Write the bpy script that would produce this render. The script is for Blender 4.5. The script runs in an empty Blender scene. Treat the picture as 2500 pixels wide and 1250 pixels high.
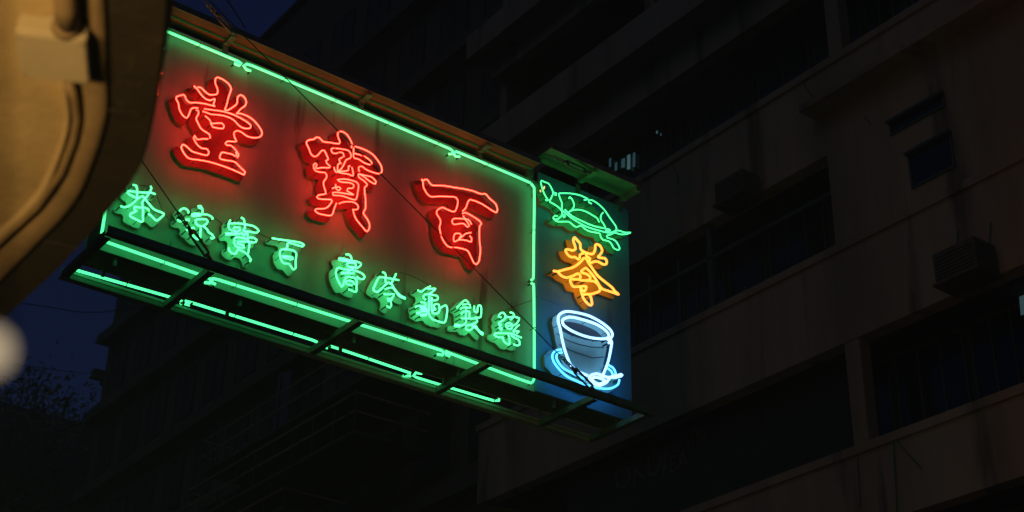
import bpy, bmesh, math, random
import numpy as np
from mathutils import Vector, Matrix
random.seed(7)
S = bpy.context.scene
COL = S.collection

# ------------------------------------------------------------------ camera
FPX = 3664.0
M = np.array([[0.79848359, -0.30551908, -0.51873119],
              [-0.60165132, -0.37496828, -0.70527617],
              [0.02096758, 0.87524675, -0.48322198]])
U, _, Vt = np.linalg.svd(M); M = U @ Vt
CAM = np.array([0.0, 0.0, 1.6])
cd = bpy.data.cameras.new('camera'); co = bpy.data.objects.new('camera', cd); COL.objects.link(co)
co.matrix_world = Matrix([[*M[0], 0], [*M[1], 0], [*M[2], 1.6], [0, 0, 0, 1]])
cd.sensor_width = 36; cd.lens = 36 * FPX / 2500
cd.clip_start = 0.05; cd.clip_end = 3000
cd.dof.use_dof = True; cd.dof.focus_distance = 15.6; cd.dof.aperture_fstop = 2.2
S.camera = co
# ------------------------------------------------------------------ world, sun, exposure
w = bpy.data.worlds.new("World"); S.world = w; w.use_nodes = True
wn, wl = w.node_tree.nodes, w.node_tree.links
bg = wn['Background']
sky = wn.new('ShaderNodeTexSky'); sky.sky_type = 'NISHITA'; sky.sun_disc = False
sky.sun_elevation = math.radians(-1.35); sky.sun_rotation = math.radians(150)
sky.air_density = 1.0; sky.dust_density = 0.2; sky.ozone_density = 4.5
wl.new(sky.outputs[0], bg.inputs[0]); bg.inputs[1].default_value = 0.15
sd = bpy.data.lights.new('street_glow_fill', 'SUN'); sd.energy = 0.038; sd.angle = math.radians(40); sd.color = (1.0, 1.0, 0.76)  # weak sun added as fill light for the dark walls
so = bpy.data.objects.new('street_glow_fill', sd); COL.objects.link(so)
so.rotation_euler = Vector((0.78, 0.08, -0.62)).to_track_quat('-Z', 'Y').to_euler()
vs = S.view_settings; vs.view_transform = 'Standard'; vs.look = 'None'; vs.exposure = 0; vs.gamma = 1
vs.use_curve_mapping = False

HAZE = 0.0034
# ------------------------------------------------------------------ projecting helpers (traced points -> points on real planes)
def ray(x, y):
    d = M @ np.array([x - 1250, -(y - 625), -FPX]); return d
def on(ax, v, x, y):
    r = ray(x, y); return CAM + r * (v - CAM[ax]) / r[ax]

# ------------------------------------------------------------------ materials
def nt(name):
    m = bpy.data.materials.new(name); m.use_nodes = True
    return m, m.node_tree.nodes, m.node_tree.links, m.node_tree.nodes['Principled BSDF']
def mat(name, col, rough=0.6, metal=0.0, var=0.25, scale=3.0, bump=0.15, dirt=None, streak=False, coord='Object', spec=0.5):
    m, n, l, p = nt(name)
    tc = n.new('ShaderNodeTexCoord'); no = n.new('ShaderNodeTexNoise')
    mp = n.new('ShaderNodeMapping'); l.new(tc.outputs[coord], mp.inputs[0])
    if streak: mp.inputs['Scale'].default_value = (1, 1, 0.12)
    l.new(mp.outputs[0], no.inputs['Vector'])
    no.inputs['Scale'].default_value = scale; no.inputs['Detail'].default_value = 8; no.inputs['Roughness'].default_value = 0.65
    r = n.new('ShaderNodeValToRGB'); l.new(no.outputs['Fac'], r.inputs[0])
    e = r.color_ramp.elements
    e[0].position = 0.3; e[1].position = 0.72
    e[0].color = (*[c * (1 - var) for c in col], 1); e[1].color = (*[min(1, c * (1 + var)) for c in col], 1)
    out = r.outputs[0]
    if dirt:
        n2 = n.new('ShaderNodeTexNoise'); l.new(mp.outputs[0], n2.inputs['Vector'])
        n2.inputs['Scale'].default_value = scale * 2.7; n2.inputs['Detail'].default_value = 10
        r2 = n.new('ShaderNodeValToRGB'); l.new(n2.outputs['Fac'], r2.inputs[0])
        r2.color_ramp.elements[0].position = dirt[1]; r2.color_ramp.elements[1].position = dirt[1] + 0.1
        mx = n.new('ShaderNodeMix'); mx.data_type = 'RGBA'
        l.new(r2.outputs[0], mx.inputs['Factor']); l.new(out, mx.inputs['A']); mx.inputs['B'].default_value = (*dirt[0], 1)
        out = mx.outputs['Result']
    l.new(out, p.inputs['Base Color'])
    p.inputs['Roughness'].default_value = rough; p.inputs['Metallic'].default_value = metal
    p.inputs['Specular IOR Level'].default_value = spec
    if bump:
        n3 = n.new('ShaderNodeTexNoise'); l.new(tc.outputs[coord], n3.inputs['Vector'])
        n3.inputs['Scale'].default_value = scale * 9; n3.inputs['Detail'].default_value = 6
        b = n.new('ShaderNodeBump'); b.inputs['Strength'].default_value = bump; b.inputs['Distance'].default_value = 0.01
        l.new(n3.outputs['Fac'], b.inputs['Height']); l.new(b.outputs[0], p.inputs['Normal'])
    return m
def emis(name, col, s=1.0, var=0.0):
    m, n, l, p = nt(name)
    p.inputs['Base Color'].default_value = (.6, .6, .6, 1); p.inputs['Roughness'].default_value = 0.15
    p.inputs['Emission Color'].default_value = (*col, 1); p.inputs['Emission Strength'].default_value = s
    m.cycles.emission_sampling = 'FRONT'
    if var:
        tc = n.new('ShaderNodeTexCoord'); no = n.new('ShaderNodeTexNoise'); l.new(tc.outputs['Object'], no.inputs['Vector'])
        no.inputs['Scale'].default_value = 5
        mr = n.new('ShaderNodeMapRange'); l.new(no.outputs['Fac'], mr.inputs[0])
        mr.inputs[1].default_value = .3; mr.inputs[2].default_value = .7
        mr.inputs[3].default_value = s * (1 - var); mr.inputs[4].default_value = s * (1 + var)
        l.new(mr.outputs[0], p.inputs['Emission Strength'])
    return m
SIGN = mat('sign_sheet_paint', (.30, .50, .40), .6, 0, .2, 1.6, .08, ((.10, .09, .06), .64), True, spec=.15)
SIGNG = mat('sign_sheet_glow_tint', (.07, .38, .60), .6, 0, .2, 1.6, .08, ((.05, .10, .12), .64), True, spec=.15)  # far panel colour leans blue to carry the cup's glow
STRG = mat('green_glow_strip', (.06, .32, .16), .5, 0, .2, 2, .08, ((.02, .06, .03), .66))  # green tube glow is put into the strip and joint colour
GLASS2 = mat('dull_window_glass', (.012, .014, .014), .6, 0, .3, 2, 0)
SIGNB = mat('sign_sheet_blue_paint', (.07, .30, .52), .5, 0, .2, 1.6, .08, ((.03, .04, .05), .64), True)
STEEL = mat('dark_painted_steel', (.08, .20, .13), .6, .0, .4, 4, .2, ((.05, .025, .012), .62))
STEELL = mat('orange_brown_sheet', (.30, .085, .045), .55, .0, .3, 3, .15, ((.14, .07, .03), .66))  # orange-brown colour of the main weather strip
BRK = mat('bracket_steel', (.2, .18, .14), .55, .3, .3, 9, .2, ((.1, .045, .02), .58))
REDP = mat('red_letter_paint', (.085, .0015, .0015), .5, 0, .15, 3, .05)
GRNP = mat('pale_letter_paint', (.42, .68, .66), .5, 0, .12, 4, .05, ((.05, .06, .04), .72))
ORGP = mat('yellow_letter_paint', (.36, .34, .04), .5, 0, .12, 4, .05, ((.12, .05, .02), .72))
CUPP = mat('pale_blue_cup_paint', (.36, .66, .62), .5, 0, .12, 5, .05, ((.08, .14, .18), .66), True)
SAUP = mat('teal_saucer_paint', (.16, .46, .44), .5, 0, .12, 5, .05, ((.06, .15, .18), .70))
DRKP = mat('dark_cup_inside_paint', (.03, .05, .07), .5, 0, .2, 5, .05)
TURP = mat('dark_green_turtle_paint', (.08, .34, .18), .5, 0, .3, 5, .05, ((.03, .06, .03), .6))
SIDE = mat('letter_side_metal', (.22, .17, .09), .6, .2, .3, 6, .1)
N_RED = emis('red_neon', (22, .50, .28), 1, .12)
N_GRN = emis('green_neon', (.26, 3.5, .86), 1, .12)
N_GRB = emis('green_border_neon', (.15, 2.1, .62), 1, .06)
N_TUR = emis('turtle_neon', (.14, 2.3, .62), 1, .12)
N_ORG = emis('orange_neon', (3.3, .84, .09), 1, .1)
N_CUP = emis('white_neon', (.76, 1.5, 2.6), 1, .1)
N_SAU = emis('cyan_neon', (.20, 1.35, 3.2), 1, .1)
N_YEL = emis('eye_neon', (1.4, .8, .15), 1)
N_GLINT = emis('red_reflection_glow', (.7, .02, .01), 1)  # glowing colour that stands for a red reflection
ELEC = mat('electrode_glass', (.03, .08, .07), .2, 0, .2, 9, 0)
CLIP = mat('clip_plastic', (.02, .03, .02), .5, 0, .2, 9, 0)
WIRE = mat('black_cable', (.015, .013, .012), .6, 0, .2, 20, 0)
CONC = mat('weathered_concrete', (.30, .25, .185), .85, 0, .42, .55, .5, ((.12, .10, .08), .58), True)
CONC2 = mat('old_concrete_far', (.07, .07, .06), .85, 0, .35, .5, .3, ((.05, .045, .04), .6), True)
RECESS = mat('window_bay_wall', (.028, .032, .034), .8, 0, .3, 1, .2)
ACM = mat('dull_ac_casing', (.09, .085, .07), .7, 0, .35, 4, .2, ((.05, .04, .03), .58))
FRAMEM = mat('window_frame_metal', (.08, .09, .085), .5, .4, .2, 5, .1)
GLASS = mat('dark_window_glass', (.012, .016, .02), .12, 0, .2, 3, 0)
LITG = emis('lit_window_glass', (.018, .050, .060), 1)
LITB = emis('lit_window_blind', (.04, .095, .105), 1)
CREAM = mat('cream_soffit_paint', (.44, .33, .17), .75, 0, .2, 3.5, .35, ((.27, .19, .10), .66))
RIM = mat('canopy_rim_paint', (.50, .38, .22), .6, 0, .12, 4, .15)
BANDM = mat('canopy_band_paint', (.27, .19, .10), .75, 0, .25, 5, .3)
DARKB = mat('shaded_fascia_tint', (.018, .013, .008), .8, 0, .35, 6, .5, ((.03, .021, .014), .60))  # the strip's shade is put into this near-black colour
BOXM = mat('junction_box_plastic', (.42, .36, .25), .5, 0, .08, 5, .05)
LEAF = mat('leaves', (.09, .12, .05), .6, 0, .4, 2, 0)
BARK = mat('bark', (.07, .05, .035), .9, 0, .3, 8, .4)
ASPH = mat('asphalt', (.05, .05, .05), .85, 0, .2, 2, .2)
PAVE = mat('paving', (.2, .19, .17), .85, 0, .2, 2, .2)
PAINT = mat('road_paint', (.7, .7, .68), .7, 0, .1, 5, 0)

# ------------------------------------------------------------------ object helpers
def tag(o, label=None, cat=None, group=None, kind=None):
    if label: o['label'] = label
    if cat: o['category'] = cat
    if group: o['group'] = group
    if kind: o['kind'] = kind
    return o
def empty(name, loc=(0, 0, 0)):
    o = bpy.data.objects.new(name, None); COL.objects.link(o); o.location = loc; o.empty_display_size = .2; return o
def fin(name, me, m, parent=None):
    o = bpy.data.objects.new(name, me); COL.objects.link(o)
    for k in (m if isinstance(m, (list, tuple)) else [m]): me.materials.append(k)
    if parent:
        o.parent = parent
        if parent.type == 'EMPTY': o.matrix_parent_inverse = Matrix.Translation(-parent.location)
    return o
class MB:
    def __init__(s): s.v = []; s.f = []; s.mi = []
    def box(s, a, b, mi=0):
        x0, y0, z0 = a; x1, y1, z1 = b; k = len(s.v)
        s.v += [(x0, y0, z0), (x1, y0, z0), (x1, y1, z0), (x0, y1, z0), (x0, y0, z1), (x1, y0, z1), (x1, y1, z1), (x0, y1, z1)]
        for f in ((0, 3, 2, 1), (4, 5, 6, 7), (0, 1, 5, 4), (1, 2, 6, 5), (2, 3, 7, 6), (3, 0, 4, 7)):
            s.f.append([k + i for i in f]); s.mi.append(mi)
        return s
    def tube(s, pts, r, n=6, mi=0, cap=True, r2=None):
        P = [Vector(p) for p in pts]; k = len(s.v); N = len(P)
        t0 = (P[1] - P[0]).normalized()
        a = Vector((0, 1, 0)) if abs(t0.y) < .9 else Vector((1, 0, 0))
        u = t0.cross(a).normalized()
        for i, p in enumerate(P):
            t = (P[min(i + 1, N - 1)] - P[max(i - 1, 0)])
            t = t.normalized() if t.length > 1e-9 else t0
            u = (u - t * u.dot(t))
            u = u.normalized() if u.length > 1e-6 else t.orthogonal().normalized()
            v = t.cross(u); rr = r if r2 is None else r + (r2 - r) * i / (N - 1)
            for j in range(n):
                an = 2 * math.pi * j / n
                s.v.append(tuple(p + u * math.cos(an) * rr + v * math.sin(an) * rr))
        for i in range(N - 1):
            for j in range(n):
                s.f.append([k + i * n + j, k + i * n + (j + 1) % n, k + (i + 1) * n + (j + 1) % n, k + (i + 1) * n + j]); s.mi.append(mi)
        if cap:
            s.f.append([k + j for j in range(n)][::-1]); s.mi.append(mi)
            s.f.append([k + (N - 1) * n + j for j in range(n)]); s.mi.append(mi)
        return s
    def poly(s, pts, mi=0):
        k = len(s.v); s.v += [tuple(p) for p in pts]; s.f.append(list(range(k, k + len(pts)))); s.mi.append(mi); return s
    def build(s, name, m, parent=None, smooth=False):
        me = bpy.data.meshes.new(name); me.from_pydata([tuple(map(float, v)) for v in s.v], [], s.f)
        for p, i in zip(me.polygons, s.mi): p.material_index = i; p.use_smooth = smooth
        me.update(); return fin(name, me, m, parent)
def box(name, a, b, m, parent=None, bev=0.0):
    if bev:
        bm = bmesh.new(); bmesh.ops.create_cube(bm, size=1)
        for v in bm.verts: v.co = Vector([(a[i] + b[i]) / 2 + v.co[i] * (b[i] - a[i]) for i in range(3)])
        bmesh.ops.bevel(bm, geom=bm.edges[:], offset=bev, segments=2, affect='EDGES')
        me = bpy.data.meshes.new(name); bm.to_mesh(me); bm.free(); return fin(name, me, m, parent)
    return MB().box(a, b).build(name, m, parent)
def smooth_line(P, step):
    P = [np.array(p, float) for p in P]; out = []
    for i in range(len(P) - 1):
        p0 = P[max(i - 1, 0)]; p1 = P[i]; p2 = P[i + 1]; p3 = P[min(i + 2, len(P) - 1)]
        L = np.linalg.norm(p2 - p1); n = max(1, int(L / step))
        # centripetal-ish: limit tangents to the segment's own length
        m1 = (p2 - p0) / 2; m2 = (p3 - p1) / 2
        for mm in (m1, m2):
            q = np.linalg.norm(mm)
            if q > L: mm *= L / q
        for k in range(n):
            t = k / n
            out.append((2*t**3 - 3*t**2 + 1) * p1 + (t**3 - 2*t**2 + t) * m1 + (-2*t**3 + 3*t**2) * p2 + (t**3 - t**2) * m2)
    out.append(P[-1]); return out

# ------------------------------------------------------------------ the sign
YF = 12.0; YB = 12.39; YT = 11.845; YP = 11.95
XL, XM, XR = 4.10, 9.175, 10.585
ZB, ZT, ZTR = 8.245, 10.945, 11.085
sign = tag(empty('neon_sign', (7.3, 12.2, 8.2)),
           'large neon sign board with red, green and orange characters, turtle and cup over the street', 'neon sign')
# front sheets
nx = 4
for i in range(nx):
    a = XL + (XM - XL) * i / nx; b = XL + (XM - XL) * (i + 1) / nx
    box('panel_sheet', (a + .0004, YF, ZB), (b - .0004, YF + .012, ZT), SIGN, sign, .0008)
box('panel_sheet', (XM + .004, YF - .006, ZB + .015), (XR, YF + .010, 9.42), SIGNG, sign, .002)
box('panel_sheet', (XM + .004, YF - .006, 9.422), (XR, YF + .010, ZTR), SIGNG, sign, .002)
for i in range(4):
    a = XL + (XR - XL) * i / 4; b = XL + (XR - XL) * (i + 1) / 4
    box('back_sheet', (a + .001, YB - .012, ZB), (b - .001, YB, ZT), SIGN, sign, .002)
fr = MB()
fr.box((XL + .01, YF + .014, ZB + .01), (XR - .005, YB - .014, ZB + .03))
fr.box((XL + .01, YF + .014, ZT - .04), (XR - .005, YB - .014, ZT - .01))
fr.box((XL + .012, YF + .014, ZB + .032), (XL + .03, YB - .014, ZT - .042)); fr.box((XR - .04, YF + .014, ZB + .032), (XR - .004, YB - .014, ZT - .042))
for i in range(1, 6):
    x = XL + (XR - XL) * i / 6; fr.box((x - .02, YF + .016, ZB + .034), (x + .02, YB - .016, ZT - .044))
fr.build('inner_frame', STEEL, sign)
# rivets / small stains, proud of the sheet
rv = MB()
for i in range(nx + 1):
    for k in range(8):
        x = XL + (XM - XL) * i / nx + (.03 if i < nx else -.03); z = ZB + .1 + k * .355
        rv.tube([(x, YF - .004, z), (x, YF, z)], .006, 6)
rv.build('rivet', SIGN, sign)['kind'] = 'stuff'

def bpt(px, py, y=YT):
    q = on(1, y, px, py); return (q[0], y, q[2])

# --- marching squares on a distance field, then a filled, extruded plate
def seg_dist(G, A, B):
    d = B - A; L2 = d.dot(d)
    t = np.clip(((G - A) @ d) / (L2 if L2 > 0 else 1), 0, 1)
    return np.linalg.norm(G - (A + t[..., None] * d), axis=-1)
def inside(G, P):
    c = np.zeros(G.shape[:-1], bool); n = len(P)
    for i in range(n):
        x1, y1 = P[i]; x2, y2 = P[(i + 1) % n]
        if y1 == y2: continue
        cond = ((y1 > G[..., 1]) != (y2 > G[..., 1])) & (G[..., 0] < (x2 - x1) * (G[..., 1] - y1) / (y2 - y1) + x1)
        c ^= cond
    return c
def contours(F, x0, y0, h):
    ny, nx_ = F.shape; E = {}
    def ip(a, b):
        fa, fb = F[a], F[b]; t = fa / (fa - fb)
        return (x0 + h * (a[1] + t * (b[1] - a[1])), y0 + h * (a[0] + t * (b[0] - a[0])))
    pts = {}; links = {}
    for j in range(ny - 1):
        for i in range(nx_ - 1):
            c = [(j, i), (j, i + 1), (j + 1, i + 1), (j + 1, i)]
            s = [F[q] > 0 for q in c]
            if all(s) or not any(s): continue
            ed = []
            for k in range(4):
                a, b = c[k], c[(k + 1) % 4]
                if s[k] != s[(k + 1) % 4]:
                    key = (min(a, b), max(a, b))
                    if key not in pts: pts[key] = ip(*key)
                    ed.append(key)
            prs = [(ed[0], ed[1])] if len(ed) == 2 else ([(ed[0], ed[1]), (ed[2], ed[3])] if not s[0] else [(ed[0], ed[3]), (ed[1], ed[2])])
            for a, b in prs: links.setdefault(a, []).append(b); links.setdefault(b, []).append(a)
    loops = []; seen = set()
    for st in links:
        if st in seen: continue
        lp = [st]; seen.add(st); cur = st
        while True:
            nxt = [q for q in links[cur] if q not in seen]
            if not nxt: break
            cur = nxt[0]; seen.add(cur); lp.append(cur)
        if len(lp) > 8: loops.append([pts[q] for q in lp])
    return loops
def plate_mesh(lines, polys, r=.028, close=.0, h=.0085):
    allp = np.array([p for l in lines + polys for p in l]); m = r + close + 3 * h
    x0, y0 = allp.min(0) - m; x1, y1 = allp.max(0) + m
    gx = np.arange(x0, x1 + h, h); gy = np.arange(y0, y1 + h, h)
    G = np.stack(np.meshgrid(gx, gy), -1)
    D = np.full(G.shape[:-1], 9.0)
    for l in lines:
        for a, b in zip(l[:-1], l[1:]): D = np.minimum(D, seg_dist(G, np.array(a), np.array(b)))
    I = np.zeros(D.shape, bool)
    for P in polys:
        for i in range(len(P)): D = np.minimum(D, seg_dist(G, np.array(P[i]), np.array(P[(i + 1) % len(P)])))
        I |= inside(G, P)
    F = np.where(I, r + D, r - D)
    if close:
        R = r + close; mk = (D < R) | I
        out = G[~mk]; F2 = np.full(D.shape, -close)
        ins = np.argwhere(mk)
        for c0 in range(0, len(ins), 500):
            ii = ins[c0:c0 + 500]; q = G[ii[:, 0], ii[:, 1]]
            dd = np.sqrt(((q[:, None, :] - out[None]) ** 2).sum(-1)).min(1)
            F2[ii[:, 0], ii[:, 1]] = dd - close
        K = F2.copy()
        K[1:-1, 1:-1] = (F2[1:-1, 1:-1] * 4 + F2[:-2, 1:-1] + F2[2:, 1:-1] + F2[1:-1, :-2] + F2[1:-1, 2:]) / 8
        F = K
    F[np.abs(F) < 1e-6] = 1e-6
    return contours(F, x0, y0, h)
def plate(name, loops, y, th, m_front, parent, m_side=None):
    cu = bpy.data.curves.new(name, 'CURVE'); cu.dimensions = '2D'; cu.fill_mode = 'BOTH'; cu.extrude = th / 2
    for lp in loops:
        sp = cu.splines.new('POLY'); sp.points.add(len(lp) - 1); sp.use_cyclic_u = True
        for q, (x, z) in zip(sp.points, lp): q.co = (x, z, 0, 1)
    tmp = bpy.data.objects.new(name, cu); COL.objects.link(tmp)
    dg = bpy.context.evaluated_depsgraph_get(); me = bpy.data.meshes.new_from_object(tmp.evaluated_get(dg))
    bpy.data.objects.remove(tmp); bpy.data.curves.remove(cu)
    me.name = name; me.materials.clear()
    for v in me.vertices: x, z, e = v.co; v.co = (x, y - e, z)
    me.update()
    for p in me.polygons: p.material_index = 0 if abs(p.normal.y) > .6 else 1; p.use_smooth = False
    return fin(name, me, [m_front, m_side or SIDE], parent)

def figure(name, label, org, sc, lines, polys, m_tube, m_plate, r, pr=.028, close=0.0, yt=YT, yp=YP, th=.045, mats=None, step=.018):
    """one lit character or picture: a cut-out plate with its bent tubes as children"""
    cv = lambda L: [(lambda q: (q[0], q[2]))(bpt(org[0] + x / sc, org[1] + y / sc, yt)) for x, y in L]
    L2 = [cv(l) for l in lines]; P2 = [cv(l) for l in polys]
    LS = [smooth_line(l, step) for l in L2]
    pl = plate(name, plate_mesh(L2, P2, pr, close), yp + th / 2, th, m_plate, sign)
    if label: pl['label'] = label
    el = MB()
    for i, l in enumerate(LS):
        mt = mats[i] if mats and i in mats else m_tube
        rr = r
        pts = [(p[0], yt + .003 * math.sin(k * .35), p[1]) for k, p in enumerate(l)]
        # ends bend back towards the plate (electrodes)
        a, b = pts[0], pts[-1]
        tb = MB().tube(pts, rr, 7).build('neon_tube', mt, pl, True)
        if math.hypot(a[0] - b[0], a[2] - b[2]) > .03:
            el.tube([(a[0], yt + rr * .8, a[2]), (a[0], yp + .002, a[2])], rr * .8, 6); el.tube([(b[0], yt + rr * .8, b[2]), (b[0], yp + .002, b[2])], rr * .8, 6)
        # glass standoffs that carry the tube
    if el.v: el.build('electrode', ELEC, pl)['kind'] = 'stuff'
    so_ = MB()
    for l in LS:
        for k in range(6, len(l) - 3, 16):
            x, z = l[k]; so_.tube([(x, yt, z), (x, yp, z)], .004, 5)
    if so_.v: so_.build('tube_support', ELEC, pl)['kind'] = 'stuff'
    return pl

# ---- red characters
figure('character', 'red character at the near end of the board', (400, 160), 4.168, [
 [(305,208),(340,238),(385,300),(425,338),(470,355),(518,340),(505,390),(505,405)],
 [(348,433),(310,430),(280,440),(255,500),(230,535),(185,500),(155,440),(150,390),(125,335),(130,318),(205,298),(225,345),(262,378),(330,378),(420,388),(520,415)],
 [(345,220),(380,225),(420,262),(465,295),(530,295),(548,270),(540,225),(522,180),(528,130),(545,120),(600,140),(660,190),(683,240),(662,310),(640,400),(620,455),(650,455),(700,425),(745,385),(750,330),(780,298),(820,325),(838,370),(825,410),(785,440),(740,490)],
 [(410,440),(480,448),(600,468),(720,505),(820,555),(885,610),(870,640),(820,640),(770,615),(720,560),(670,530),(600,510),(480,495),(430,475),(395,465)],
 [(745,485),(800,492),(880,530),(950,600),(1000,680),(985,720),(930,735),(850,720),(790,680),(750,665),(715,680),(720,730),(740,770),(700,772),(650,770),(625,795),(640,812),(680,815),(720,850),(760,905),(750,935),(735,880)],
 [(730,925),(700,905),(640,890),(590,885),(570,945),(630,965),(720,980),(780,1035),(828,1085),(815,1110),(720,1070),(600,1020),(480,985),(350,960),(255,942),(205,890),(175,830),(190,805),(225,820),(280,870),(340,890),(440,912),(460,880),(440,850),(380,840),(330,795),(303,735),(315,712),(340,750),(400,745),(450,748)],
 [(470,740),(465,700),(420,670),(380,640),(345,580),(328,540),(352,490),(350,460),(328,452)],
 [(420,512),(470,555),(485,600),(500,625),(600,642),(610,610),(590,588),(490,588)]],
 [[(305,208),(385,300),(425,338),(470,355),(518,340),(520,418),(600,468),(745,490),(838,380),(838,360),(780,298),(745,340),(745,385),(640,455),(683,240),(640,160),(540,120),(525,150),(548,270),(500,295),(420,262),(345,220)],
  [(205,298),(125,325),(155,440),(230,535),(280,440),(345,433),(480,520),(600,520),(720,560),(790,640),(850,720),(950,735),(1003,690),(950,600),(880,530),(745,485),(520,415),(262,378)],
  [(328,452),(350,490),(328,545),(380,640),(465,700),(470,745),(340,750),(315,712),(303,735),(380,840),(440,850),(590,885),(750,935),(760,905),(680,815),(640,812),(625,790),(740,770),(715,690),(750,665),(600,510),(430,470)],
  [(190,805),(175,830),(255,942),(480,985),(720,1070),(815,1110),(828,1085),(720,980),(570,945),(590,885),(460,880),(440,912),(280,870)]],
 N_RED, REDP, .0067, .03)
figure('character', 'red character with the most strokes, in the middle of the board', (720, 300), 4.1667, [
 [(575,252),(582,215),(560,160),(520,110),(470,88),(435,105),(440,150),(460,195),(450,212),(350,198),(285,190),(250,155),(220,145),(190,168),(140,175),(118,200),(145,265),(165,320),(200,345),(235,325),(270,285),(300,280),(325,330),(340,370),(315,385),(325,415),(360,445),(345,458),(280,455),(215,460),(225,425),(210,410),(190,430),(200,480),(240,500),(310,508),(325,550),(292,605),(305,680),(315,720),(290,728),(235,738),(222,755),(240,772),(370,780),(378,795),(340,850),(300,872),(215,875),(205,890),(240,920),(350,945),(380,930),(405,860),(425,815)],
 [(450,822),(500,803),(590,805),(635,835),(640,875),(600,885),(590,880),(620,970),(680,1050),(730,1105),(760,1055),(745,990),(695,915),(715,880),(718,780),(710,660),(735,630),(700,590),(650,555),(645,520)],
 [(655,518),(700,530),(780,550),(825,600),(815,622),(760,595),(700,545),(655,518)],
 [(655,495),(648,455),(680,440),(720,470),(770,495),(850,518),(885,490),(870,420),(800,330),(720,280),(610,242),(598,300),(600,355),(650,372),(690,400),(760,425),(785,405),(740,360),(690,335),(605,312)],
 [(400,258),(372,262),(380,300),(415,310),(440,305)],
 [(415,258),(500,268),(550,285),(572,330),(560,360),(520,378),(495,430),(470,470),(440,500),(550,525),(590,540),(590,490),(580,450)],
 [(450,298),(490,305),(500,345)], [(485,350),(450,370),(460,400)], [(470,410),(440,420),(435,500)],
 [(562,438),(545,440),(545,480),(500,490),(445,495)], [(398,452),(408,485),(425,505)],
 [(440,580),(460,572),(530,572),(620,600),(645,630),(640,700),(625,775),(590,778),(480,745),(390,735),(385,710),(430,705),(520,720),(595,732),(530,690),(540,665),(590,662),(600,630),(560,610),(490,605),(450,595),(430,575)],
 [(380,668),(410,655),(450,650),(468,665),(445,688),(420,670),(415,625)]],
 [[(582,250),(560,160),(520,110),(470,88),(435,105),(460,200),(285,190),(220,145),(118,195),(145,265),(200,345),(280,285),(330,330),(315,385),(360,445),(210,410),(190,430),(200,480),(310,508),(325,550),(292,605),(315,720),(222,750),(240,772),(378,790),(300,872),(205,880),(240,920),(350,945),(405,860),(430,815),(590,805),(640,875),(590,880),(620,970),(730,1105),(760,1055),(695,915),(718,780),(710,660),(735,630),(650,555),(820,620),(815,590),(760,545),(650,490),(648,455),(680,440),(770,495),(850,518),(885,490),(870,420),(800,330),(720,280),(610,242),(598,280)]],
 N_RED, REDP, .0067, .03)
figure('character', 'red character at the far end of the board, two boxes under one bar', (1000, 410), 4.63, [
 [(135,128),(150,150),(160,220),(205,300),(250,328),(350,320),(510,330),(540,360),(542,410),(512,490),(440,475),(380,450),(345,455),(305,490),(305,520),(345,580),(352,620),(340,665),(352,750),(380,825),(440,890),(540,900),(650,935),(690,1000),(730,1075),(755,1090),(785,1050),(798,930),(790,780),(790,660),(810,630),(790,600),(720,550),(660,515),(620,505),(598,515)],
 [(150,142),(200,130),(225,165),(260,195),(400,203),(560,228),(720,262),(810,293),(860,295),(900,345),(965,400),(992,460),(985,500),(940,485),(800,400),(690,358),(660,385),(635,450),(598,490)],
 [(605,540),(630,580),(660,620),(675,655),(655,668),(610,630),(500,638),(480,605),(500,572),(600,575),(660,585),(685,610),(698,640)],
 [(695,733),(640,740),(600,770),(555,805),(580,765),(570,745),(510,748),(503,830),(560,812),(640,820),(695,835),(700,790),(680,765)]],
 [[(135,128),(160,220),(205,300),(250,328),(510,330),(542,410),(512,490),(345,455),(305,500),(352,620),(340,665),(380,825),(440,890),(650,935),(730,1075),(755,1090),(785,1050),(798,930),(790,660),(810,630),(720,550),(598,495),(690,358),(940,485),(985,500),(992,460),(860,295),(560,228),(260,195),(200,130)]],
 N_RED, REDP, .0067, .03)

# ---- green characters (single stroke tubes on pale plates)
GC = dict(m_tube=N_GRN, m_plate=GRNP, r=.0090, pr=.022, close=.030)
def gfig(label, org, sc, lines): figure('character', label, org, sc, lines, [], **GC)
gfig('small green character at the near end, meaning tea', (280, 430), 6.581, [
 [(295,140),(345,150),(362,200),(362,330),(345,345),(280,320),(205,270),(225,240),(300,250),(450,262),(590,265),(655,290)],
 [(580,160),(590,200),(545,290),(490,355),(440,430),(452,500),(455,640),(455,720),(430,735),(340,690),(245,640),(255,605),(350,560),(310,530),(315,495),(400,505),(500,510),(545,530),(550,560)],
 [(95,480),(130,495),(220,485),(300,430),(380,355),(440,325),(475,345),(520,410),(600,500),(650,540),(790,600),(760,650),(670,715),(600,650),(540,600)]])
gfig('second small green character from the near end', (280, 430), 6.581, [
 [(1045,560),(1080,525),(1140,520),(1190,570),(1180,590)],
 [(1005,705),(1050,725),(1130,705),(1190,690),(1190,720)],
 [(1155,870),(1210,850),(1270,825),(1280,855)],
 [(1385,520),(1345,505),(1345,480),(1380,475),(1410,520),(1415,570),(1390,620),(1330,640),(1240,640),(1240,615),(1300,605),(1400,610),(1500,620),(1560,650),(1580,675),(1565,690)],
 [(1440,800),(1360,800),(1310,760),(1300,710),(1330,690),(1470,695),(1495,730),(1470,770),(1430,800),(1480,850),(1510,900),(1570,940),(1600,990),(1570,1005),(1540,985)],
 [(1385,830),(1378,920),(1370,1010),(1310,1000),(1250,950)]])
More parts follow.
